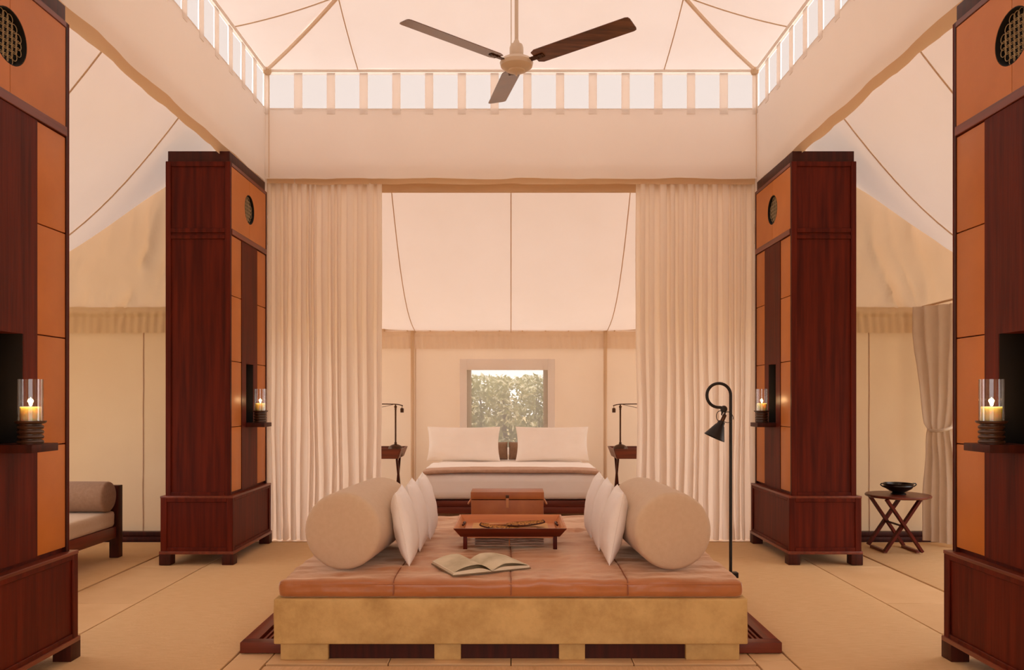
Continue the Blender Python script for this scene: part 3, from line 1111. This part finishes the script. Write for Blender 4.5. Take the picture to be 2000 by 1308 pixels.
MB().box(-tw + .027, tw - .027, td - .02, td - .005, zt0 - .03, zt0 - .0125).build('apron', 'oak', ty)


def hand_fan(loc, rz, label, curl, seed):
    r = thing('palm_fan', label, 'hand fan', loc, rz, 'woven fans in the tray')

    def fn(p, q):
        x = -.02 + .24 * p
        wd = .075 * math.sin(PI * min(1, .12 + .80 * p)) ** .6
        y = (2 * q - 1) * wd
        z = .006 + curl * p * p + .006 * (1 - (2 * q - 1) ** 2) + .003 * math.sin(q * 60)
        return (x, y, z)
    a = MB().grid(fn, 18, 20)
    b = MB().grid(lambda p, q: tuple(Vector(fn(p, q)) - Vector((0, 0, .005))), 18, 20)
    a.add(b.v, [f[::-1] for f in b.f])
    a.build('blade', 'woven', r, angle=75)
    rim = [fn(t, 0) for t in np.linspace(0, 1, 16)] + [fn(1, t) for t in np.linspace(0, 1, 8)] + [fn(t, 1) for t in np.linspace(1, 0, 16)]
    MB().tube(rim, .004, 5).build('rim', 'dark_wood', r)
    MB().tube([(-.13, 0, .009), (-.02, 0, .009), (.04, 0, .012 + curl * .06)], [.006, .007, .004], 7).build('handle', 'saddle_light', r)
    return r


hand_fan((.03, -.10, TZ + zt0 + .004), math.radians(172), 'woven palm hand fan in the tray, pointing left', .022, 1)
hand_fan((-.01, -.05, TZ + zt0 + .022), math.radians(12), 'woven palm hand fan in the tray, pointing right over the other', .012, 2)

nb = thing('newspaper_bundle', 'rolled newspapers tied with cord under the teak tray', 'newspapers', (-.01, -.125, TZ + .004))
for i in range(5):
    def pg(p, q, i=i):
        a = 2 * PI * q
        x = -.21 + .42 * p
        r_ = .10 - .012 * i
        pinch = 1 - .35 * math.exp(-((x - .0) / .05) ** 2)
        return (x, r_ * math.cos(a) + .01 * i, .012 + .0135 * i * pinch + .007 * math.sin(a) + .004 * fb(x * 6, i * 3 + math.cos(a)) * (abs(x) * 5))
    MB().grid(pg, 24, 20).build('newspaper', 'news', nb, angle=70)
MB().tube([(0, .112 * math.cos(t) + .01, .030 + .034 * math.sin(t)) for t in np.linspace(0, 2 * PI, 24, endpoint=False)], .0035, 5, True).build('cord', 'saddle_light', nb)

# ------------------------------------------------------------------ open book
bk = thing('open_book', 'large open book with greyish pages lying near the front of the daybed', 'book', (-.165, -.735, .411), math.radians(25))
pw, ph = .215, .32
cv = MB()
cv.box(-pw - .008, -.012, -ph / 2 - .005, ph / 2 + .005, 0, .004)
cv.box(.012, pw + .008, -ph / 2 - .005, ph / 2 + .005, 0, .004)
cv.box(-.012, .012, -ph / 2 - .005, ph / 2 + .005, 0, .003)
cv.build('cover', 'cover', bk)


def ptop(t, T):
    return .005 + T * (math.sin(min(1, t * 2.6) * PI / 2)) * (1 - .45 * t ** 1.5)


for s, T in ((-1, .024), (1, .020)):
    prof_ = [(0.002 + pw * t, ptop(t, T)) for t in np.linspace(0, 1, 16)]
    poly = [(s * x, -ph / 2, z) for x, z in prof_] + [(s * (pw + .002), -ph / 2, .005), (s * .002, -ph / 2, .005)]
    m = MB().prism(poly if s > 0 else poly[::-1], (0, 0, 0), (0, ph, 0))
    blk = m.build('page_block', 'paper', bk, angle=50)
    for j, lift in enumerate((.010, .020) if s < 0 else (.008, .015)):
        def sh(p, q, lift=lift, T=T, s=s):
            x = .002 + (pw - .006) * p
            return (s * x, -ph / 2 + .002 + (ph - .004) * q, ptop(p, T) + .001 + lift * math.sin(PI * min(1, p * 1.02)) ** .8)
        MB().grid(sh, 16, 6).build('loose_page', 'plate', bk, angle=70)

# ------------------------------------------------------------------ black floor lamp
LX, LY = 1.222, -.60
lp = thing('floor_lamp', 'slim black iron floor lamp with a hooked top and small cone shade', 'lamp', (LX, LY, .061))
MB().lathe([(0, 0), (.045, 0), (.045, .008), (.040, .014), (.012, .020), (0, .020)], (0, 0, 0), 20).build('base', 'iron', lp)
zt = 1.335 - .061
arc = [(0, 0, .015), (0, 0, .6), (0, 0, zt)]
R_ = .066
for a in np.linspace(0, 1.52 * PI, 30)[1:]:
    arc.append((-R_ + R_ * math.cos(a), 0, zt + R_ * .98 * math.sin(a) + (0 if a < PI else -.004)))
arc.append((-.045, 0, zt - R_ - .005))
MB().tube(arc, .0085, 10).build('pole', 'iron', lp)
jx, jz = -.038, zt - R_ - .012
MB().lathe([(0, -.014), (.017, -.011), (.020, 0), (.017, .011), (0, .014)], (jx, 0, jz), 16, Matrix.Rotation(PI / 2, 4, 'X')).build('joint', 'iron', lp)
MB().tube([(jx - .012, -.006, jz), (jx - .013, -.006, jz - .035)], .004, 6).build('link', 'iron', lp)
MB().tube([(jx + .006, -.006, jz), (jx + .004, -.006, jz - .035)], .004, 6).build('link', 'iron', lp)
ax = Vector((-.42, 0, -.9)).normalized()
p0 = Vector((jx + .006, -.004, jz - .030))
mat_sh = Matrix.Translation(p0) @ (Vector((0, 0, 1)).rotation_difference(ax).to_matrix().to_4x4())
MB().lathe([(0, 0), (.009, 0), (.011, .006), (.011, .040), (.009, .046), (0, .046)], (0, 0, 0), 16, mat_sh).build('socket', 'bronze', lp)
MB().lathe([(.010, .040), (.019, .044), (.021, .062), (.026, .068), (.058, .138), (.060, .142), (.056, .138), (.024, .070), (.018, .062), (.010, .046)], (0, 0, 0), 28, mat_sh).build('shade', 'iron', lp)
MB().lathe([(0, .05), (.012, .06), (.02, .085), (.014, .1), (0, .106)], (0, 0, 0), 14, mat_sh).build('bulb', 'enamel', lp)
cp = [Vector((jx + .010 + .030 * math.cos(t) + .008, -.012 + .01 * math.sin(2 * t), jz - .045 + .030 * math.sin(t))) for t in np.linspace(-.4, 2 * PI - .9, 26)]
MB().tube(cp, .0022, 5).build('cable_loop', 'iron', lp)
cp = [Vector((jx - .020 + .020 * math.cos(t), .004, jz - .040 + .030 * math.sin(t))) for t in np.linspace(.5, PI + 1.9, 18)]
MB().tube(cp, .0022, 5).build('cable_loop', 'iron', lp)
MB().box(.0, .036, -.03, .012, .262, .292).build('bracket', 'iron', lp, bevel=.003)

# ------------------------------------------------------------------ trunk at the foot of the bed
tk = thing('leather_trunk', 'square saddle leather trunk with front strap between daybed and bed', 'trunk', (-.03, 1.55, 0))
MB().box(-.30, .30, 0, .27, .004, .478).build('body', 'saddle', tk, bevel=.006)
lid = MB().box(-.304, .304, -.004, .274, .484, .544).build('lid', 'saddle', tk, bevel=.006)
MB().box(-.012, .012, -.012, -.004, .415, .505).build('strap', 'saddle_light', tk, bevel=.002)
MB().box(-.014, .014, -.014, -.004, .495, .520).build('buckle', 'bronze', tk, bevel=.002)
for s in (-1, 1):
    MB().tube([(s * .302, .10, .475), (s * .325, .105, .44), (s * .33, .135, .43), (s * .325, .165, .44), (s * .302, .17, .475)], .008, 7).build('side_handle', 'saddle_light', tk)

# ------------------------------------------------------------------ bed
BY0, BY1 = 2.62, 4.58
bd = thing('bed', 'wide low double bed with mahogany base and pale bedding below the window', 'bed', (0, 0, 0))
MB().box(-.80, .80, BY0 + .12, BY1, .004, .215).build('plinth', 'taupe_dark', bd)
MB().box(-.90, .90, BY0 - .02, BY1, .216, .275).build('rail', 'mahogany_h', bd, bevel=.004)
MB().box(-.86, .86, BY0 + .01, BY1, .276, .335).build('upper_rail', 'mahogany_h', bd, bevel=.004)


def soft(p, n):
    return n * (.007 * fb(p.x * 2, p.y * 2, p.z * 2) if n.z > -.3 else 0)


MB().rbox(-.85, .85, BY0, BY1 - .02, .338, .60, .07, 50, 50, 12, soft).build('duvet', 'sheet', bd, angle=80)
th = MB().rbox(-.862, .862, BY0 - .012, BY0 + .32, .603, .637, .014, 60, 16, 8, lambda p, n: n * .004 * fb(p.x * 3, p.y * 4, 3) - Vector((0, 0, .02 * (abs(p.x) / .86) ** 6)))
tag(th.build('bed_throw', 'throw', angle=80), 'folded taupe blanket laid across the foot of the bed', 'blanket')
tk2 = MB().rbox(-.852, .852, BY0 + .33, BY0 + .95, .585, .628, .016, 50, 20, 8, lambda p, n: n * .006 * fb(p.x * 3, p.y * 4, 8))
tk2.build('turned_down_sheet', 'sheet', bd, angle=80)

for x, lab in ((-.545, 'large pale bed pillow standing on the left half of the bed'), (.475, 'large pale bed pillow standing on the right half of the bed')):
    r = thing('bed_pillow', lab, 'pillow', (x, 4.06, .606), 0, 'large bed pillows')
    r.rotation_euler = (math.radians(-14), 0, 0)
    pillow_mesh('pillowcase', .84, .40, .17, 'sheet', r, x * 7, pinch=.06)
for x, lab in ((-.36, 'taupe back pillow behind the left bed pillow'), (.295, 'taupe back pillow behind the right bed pillow')):
    r = thing('back_pillow', lab, 'pillow', (x, 4.33, .606), 0, 'taupe back pillows')
    pillow_mesh('pillowcase', .64, .20, .18, 'taupe_dark', r, x * 11, pinch=.02)


# ------------------------------------------------------------------ bedside tray tables with lamps
def side_table(x0, x1, label):
    cx = (x0 + x1) / 2
    r = thing('bedside_table', label, 'table', (cx, 4.17, 0), 0, 'bedside tray tables')
    hw, hd_ = (x1 - x0) / 2 - .04, .24
    f = .04
    MB().box(-hw, hw, -hd_, hd_, .640, .652).build('tray_floor', 'mahogany_h', r)

    def fw(p, q, o):
        p, q, o = Vector(p), Vector(q), Vector(o)
        al = (q - p).normalized()
        t = .012
        a = [p, q, q + o * t, p + o * t]
        b = [v + o * f + Vector((0, 0, .112)) for v in a]
        b[0] -= al * f; b[3] -= al * f; b[1] += al * f; b[2] += al * f
        MB().add(a + b, [(3, 2, 1, 0), (4, 5, 6, 7), (0, 4, 7, 3), (1, 2, 6, 5), (0, 1, 5, 4), (3, 7, 6, 2)]).build('tray_wall', 'mahogany_h', r)
    fw((-hw, -hd_, .642), (hw, -hd_, .642), (0, -1, 0))
    fw((hw, hd_, .642), (-hw, hd_, .642), (0, 1, 0))
    fw((-hw, hd_, .642), (-hw, -hd_, .642), (-1, 0, 0))
    fw((hw, -hd_, .642), (hw, hd_, .642), (1, 0, 0))
    for s in (-1, 1):
        for d in (-1, 1):
            MB().beam((s * (hw - .02 + .012 * d), -d * .21, .638), (s * (hw - .02 + .012 * d), d * .21, .005), .034, .022, (1, 0, 0)).build('leg', 'dark_wood', r)
    MB().tube([(-hw + .02, 0, .32), (hw - .02, 0, .32)], .009, 8).build('cross_rod', 'dark_wood', r)
    return r


side_table(-1.87, -1.245, 'mahogany tray table left of the bed, half behind the curtain')
side_table(1.165, 1.79, 'mahogany tray table right of the bed, half behind the curtain')


def desk_lamp(x, y, s, label):
    r = thing('bedside_lamp', label, 'lamp', (x, y, .653), 0, 'bedside lamps')
    MB().lathe([(0, 0), (.080, 0), (.084, .012), (.082, .055), (.083, .085), (.086, .092), (.075, .115), (.045, .133), (.018, .142), (.014, .150), (0, .150)], (0, 0, 0), 28).build('base', 'bronze', r)
    MB().lathe([(0, .145), (.012, .147), (.016, .158), (.010, .168), (.010, .54), (.014, .548), (.010, .556), (.018, .572), (.010, .588), (.005, .60), (0, .602)], (0, 0, 0), 14).build('stem', 'bronze', r)
    MB().tube([(-s * .085, 0, .585), (-s * .04, 0, .598), (0, 0, .603), (s * .18, 0, .606), (s * .34, 0, .600)], .006, 7).build('arm', 'bronze', r)
    MB().tube([(s * .03, 0, .598), (s * .20, 0, .560), (s * .33, 0, .585)], .003, 5).build('stay', 'bronze', r)
    MB().tube([(-s * .075, 0, .586), (-s * .075, 0, .560)], .003, 5).build('weight_hook', 'bronze', r)
    MB().lathe([(0, .505), (.020, .507), (.021, .550), (.012, .560), (0, .560)], (-s * .075, 0, 0), 14).build('counterweight', 'bronze', r)
    MB().lathe([(.085, .500), (.082, .515), (.045, .585), (.018, .605), (.0, .607)], (s * .36, 0, 0), 24).build('shade', 'bronze', r)
    return r


desk_lamp(-1.335, 4.15, -1, 'dark bronze swing-arm lamp on the table left of the bed')
desk_lamp(1.265, 4.15, 1, 'dark bronze swing-arm lamp on the table right of the bed')

# ------------------------------------------------------------------ ceiling fan
FX, FZ = .035, 3.432
fan = thing('ceiling_fan', 'three-bladed ceiling fan with cream motor and walnut blades on a long rod', 'fan', (FX, 0, FZ))
mo = MB().lathe([(0, -.060), (.030, -.058), (.050, -.050), (.054, -.042), (.070, -.040), (.100, -.018), (.106, .004), (.096, .022), (.060, .030), (0, .032)], (0, 0, 0), 40).build('motor', 'enamel', fan)
MB().tube([(0, 0, -.058), (0, 0, -.078)], .006, 6).build('switch', 'enamel', mo)
MB().lathe([(0, .034), (.040, .036), (.044, .045), (.044, .100), (.038, .118), (.020, .124), (.018, .140), (.012, .150), (0, .150)], (0, 0, 0), 28).build('canopy_cup', 'enamel', fan)
MB().tube([(0, 0, .14), (0, 0, zr(H) - FZ - .02)], .0125, 10).build('rod', 'enamel', fan)
MB().tube([(-.034, 0, .10), (-.034, 0, .6), (-.02, 0, zr(H) - FZ - .03)], .0035, 6).build('flex', 'enamel', fan)


def blade(ang, pitch):
    m = MB()
    R0, R1, wd, t = .135, .80, .066, .004
    out = []
    c = .022
    for (x, y) in ((R0, -wd * .75), (R0 + .03, -wd), (R1 - c, -wd), (R1 - .006, -wd + .006), (R1, -wd + c), (R1, wd - c), (R1 - .006, wd - .006), (R1 - c, wd), (R0 + .03, wd), (R0, wd * .75)):
        out.append((x, y, 0))
    m.prism(out, (0, 0, 0), (0, 0, t))
    rm = Matrix.Rotation(ang, 4, 'Z') @ Matrix.Rotation(math.radians(-3.4), 4, 'Y') @ Matrix.Rotation(pitch, 4, 'X')
    m.v = [tuple(rm @ Vector(p)) for p in m.v]
    b = m.build('blade', 'walnut', fan)
    br = MB().beam((.085, 0, -.003), (.20, 0, -.003), .035, .006)
    for x in (.155, .185):
        for y in (-.012, .012):
            br.lathe([(0, -.010), (.006, -.008), (.006, -.004), (0, -.004)], (x, y, 0), 8)
    br.v = [tuple(rm @ Vector(p)) for p in br.v]
    br.build('blade_bracket', 'bronze', b)


for a in (-33, 215, 100):
    blade(math.radians(a), math.radians(-11))

# ------------------------------------------------------------------ left wing couch
co = thing('low_couch', 'low dark wooden couch with a taupe seat, beyond the near left cabinet', 'couch', (-3.75, .65, 0))
cw, cl_ = .51, .95
for sx in (-1, 1):
    for sy in (-1, 1):
        MB().box(*sorted((sx * cw, sx * (cw - .075))), *sorted((sy * cl_, sy * (cl_ - .075))), .005, .60).build('post', 'dark_wood', co, bevel=.004)
for sx in (-1, 1):
    MB().box(*sorted((sx * (cw - .015), sx * (cw - .05))), -cl_ + .076, cl_ - .076, .17, .265).build('side_rail', 'mahogany_y', co, bevel=.003)
for sy in (-1, 1):
    for z0, z1 in ((.17, .265), (.50, .57)):
        MB().box(-cw + .076, cw - .076, *sorted((sy * (cl_ - .015), sy * (cl_ - .05))), z0, z1).build('end_rail', 'mahogany_h', co, bevel=.003)
MB().rbox(-cw + .08, cw - .02, -cl_ + .08, cl_ - .08, .262, .395, .03, 20, 30, 9, soft).build('seat_cushion', 'taupe', co, angle=80)
cb = thing('couch_bolster', 'grey-brown round bolster at the end of the low couch', 'bolster', (-3.70, 1.405, .402), PI / 2)
bolster_mesh(.122, .90, 'taupe_dark', .02, cb)

# ------------------------------------------------------------------ right wing folding table, bowl, drape
ft = thing('folding_table', 'small round folding table with crossed wooden legs in the right wing', 'table', (3.325, 1.86, 0))
MB().lathe([(0, .466), (.245, .466), (.262, .472), (.265, .482), (.258, .490), (0, .490)], (.03, 0, 0), 40).build('top', 'mahogany_h', ft)
for s in (-1, 1):
    y = s * .16
    for d in (-1, 1):
        MB().beam((d * .150, y + d * .014, .464), (-d * .150, y + d * .014, .022), .022, .040, (0, 1, 0)).build('leg', 'mahogany', ft)
    MB().tube([(0, y - .03, .235), (0, y + .03, .235)], .011, 10).build('pivot', 'bronze', ft)
for d in (-1, 1):
    MB().box(d * .138 - .016, d * .138 + .016, -.13, .13, .004, .028).build('stretcher', 'mahogany_y', ft, bevel=.002)
MB().tube([(0, -.13, .235), (0, .13, .235)], .009, 8).build('pivot_rod', 'dark_wood', ft)

bw_ = thing('handled_bowl', 'shallow black two-handled bowl on the folding table', 'bowl', (3.36, 1.86, .4905))
MB().lathe([(0, 0), (.060, 0), (.062, .008), (.048, .018), (.070, .028), (.105, .050), (.122, .072), (.118, .082), (.124, .094), (.118, .094), (.112, .082), (.112, .072), (.095, .052), (.06, .034), (0, .030)], (0, 0, 0), 40).build('vessel', 'bowl', bw_)
for s in (-1, 1):
    MB().tube([(s * .108, -.0, .058), (s * .138, 0, .068), (s * .156, 0, .082), (s * .150, 0, .092), (s * .125, 0, .092)], .0055, 8).build('handle', 'bowl', bw_)

dr = thing('tied_drape', 'grey linen drape tied back at mid height behind the folding table', 'curtain', (3.86, 2.05, 0))


def drape(p, q):
    z = .03 + 2.13 * q
    tie = 1.05
    d = (z - tie)
    wdt = .10 + (.17 * min(1, max(0, d) / .9) ** .8 if d > 0 else .075 * min(1, -d / .6) ** .8)
    y = (p - .5) * 2 * wdt * .9
    x = (.5 - p) * .10 * (1 if d > 0 else .6) + .026 * math.sin(p * 2 * PI * 5 + .8 * fb(p * 3, z)) * (.55 + .45 * min(1, abs(d) / .3))
    x += -.03 * math.exp(-(d / .2) ** 2) + .012 * fb(p * 4, z * 2)
    sh = .06 * max(0, d)
    return (x + wdt * .9 * (p - .5) * -.9, y + sh * 0, z)


MB().grid(drape, 90, 44).build('cloth', 'linen_drape', dr, angle=80)
MB().tube([(.0 + .075 * math.cos(t) - .03, .105 * math.sin(t), 1.05 + .02 * math.cos(t)) for t in np.linspace(0, 2 * PI, 26, endpoint=False)], .014, 6, True).build('tie', 'linen_drape', dr)
MB().tube([(-.06, .26, 2.165), (-.02, -.1, 2.18), (.04, -.6, 2.20)], .010, 8).build('rod', 'tan', dr)

# ------------------------------------------------------------------ outdoors beyond the window
g = MB().box(-40, 40, -40, 60, -.6, -.09).build('ground', 'ground')
tag(g, 'dry sandy ground outside the tent', None, None, 'structure')


def shrub(x, y, h, rx, n, mat, label, seed):
    rnd = random.Random(seed)
    r = thing('shrub', label, 'shrub', (x, y, -.09), 0, 'shrubs beyond the window')
    st = MB()
    for i in range(5):
        a = rnd.uniform(0, 6.28)
        st.tube([(.05 * math.cos(a), .05 * math.sin(a), 0), (.25 * rx * math.cos(a), .25 * rx * math.sin(a), h * .4), (.6 * rx * math.cos(a + .3), .6 * rx * math.sin(a + .3), h * .8)], [.03, .02, .008], 5)
    st.build('stems', 'bark', r)
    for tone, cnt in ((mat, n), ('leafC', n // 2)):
        vs, fs = [], []
        while len(vs) < 4 * cnt:
            c = Vector((rnd.uniform(-rx, rx), rnd.uniform(-rx, rx), rnd.uniform(.08, 1) * h))
            top = h * (1 - .035 * abs(fb(c.x * 3 + seed, c.y * 3)) * 2)
            if c.z > top or fb(c.x * 5 + x * 5, c.y * 5, c.z * 5) < (-.12 if tone == mat else .02):
                continue
            d = Vector((rnd.gauss(0, 1), rnd.gauss(0, 1), rnd.gauss(0, .7))).normalized()
            e = d.cross(Vector((rnd.gauss(0, 1), rnd.gauss(0, 1), rnd.gauss(0, 1)))).normalized()
            L, W_ = rnd.uniform(.03, .06), rnd.uniform(.012, .024)
            nn = d.cross(e) * .008
            o = len(vs)
            vs += [c - d * L, c + e * W_ + nn, c + d * L, c - e * W_ + nn]
            fs += [(o, o + 1, o + 2), (o, o + 2, o + 3)]
        tag(MB().add(vs, fs).build('foliage', tone, r), kind='stuff')


SH = ['olive shrub', 'pale olive shrub']
pos = [(-1.72, 'far left of the window view'), (-.86, 'left in the window view'), (0, 'in the middle of the window view'), (.86, 'right in the window view'), (1.72, 'far right of the window view')]
for i, (x, wd) in enumerate(pos):
    shrub(x, 6.9, 1.74 + .03 * (i % 2), .366, 2300, 'leafA' if i % 2 else 'leafB', 'clipped %s close outside the tent, %s' % (SH[(i + 1) % 2], wd), i + 1)
for i, x in enumerate((-1.3, -.43, .43, 1.3)):
    shrub(x, 7.85, 1.80, .366, 2300, 'leafB' if i % 2 else 'leafA', 'leafy shrub of the second row outside the window, %s' % ['first from the left', 'second from the left', 'third from the left', 'fourth from the left'][i], i + 11)
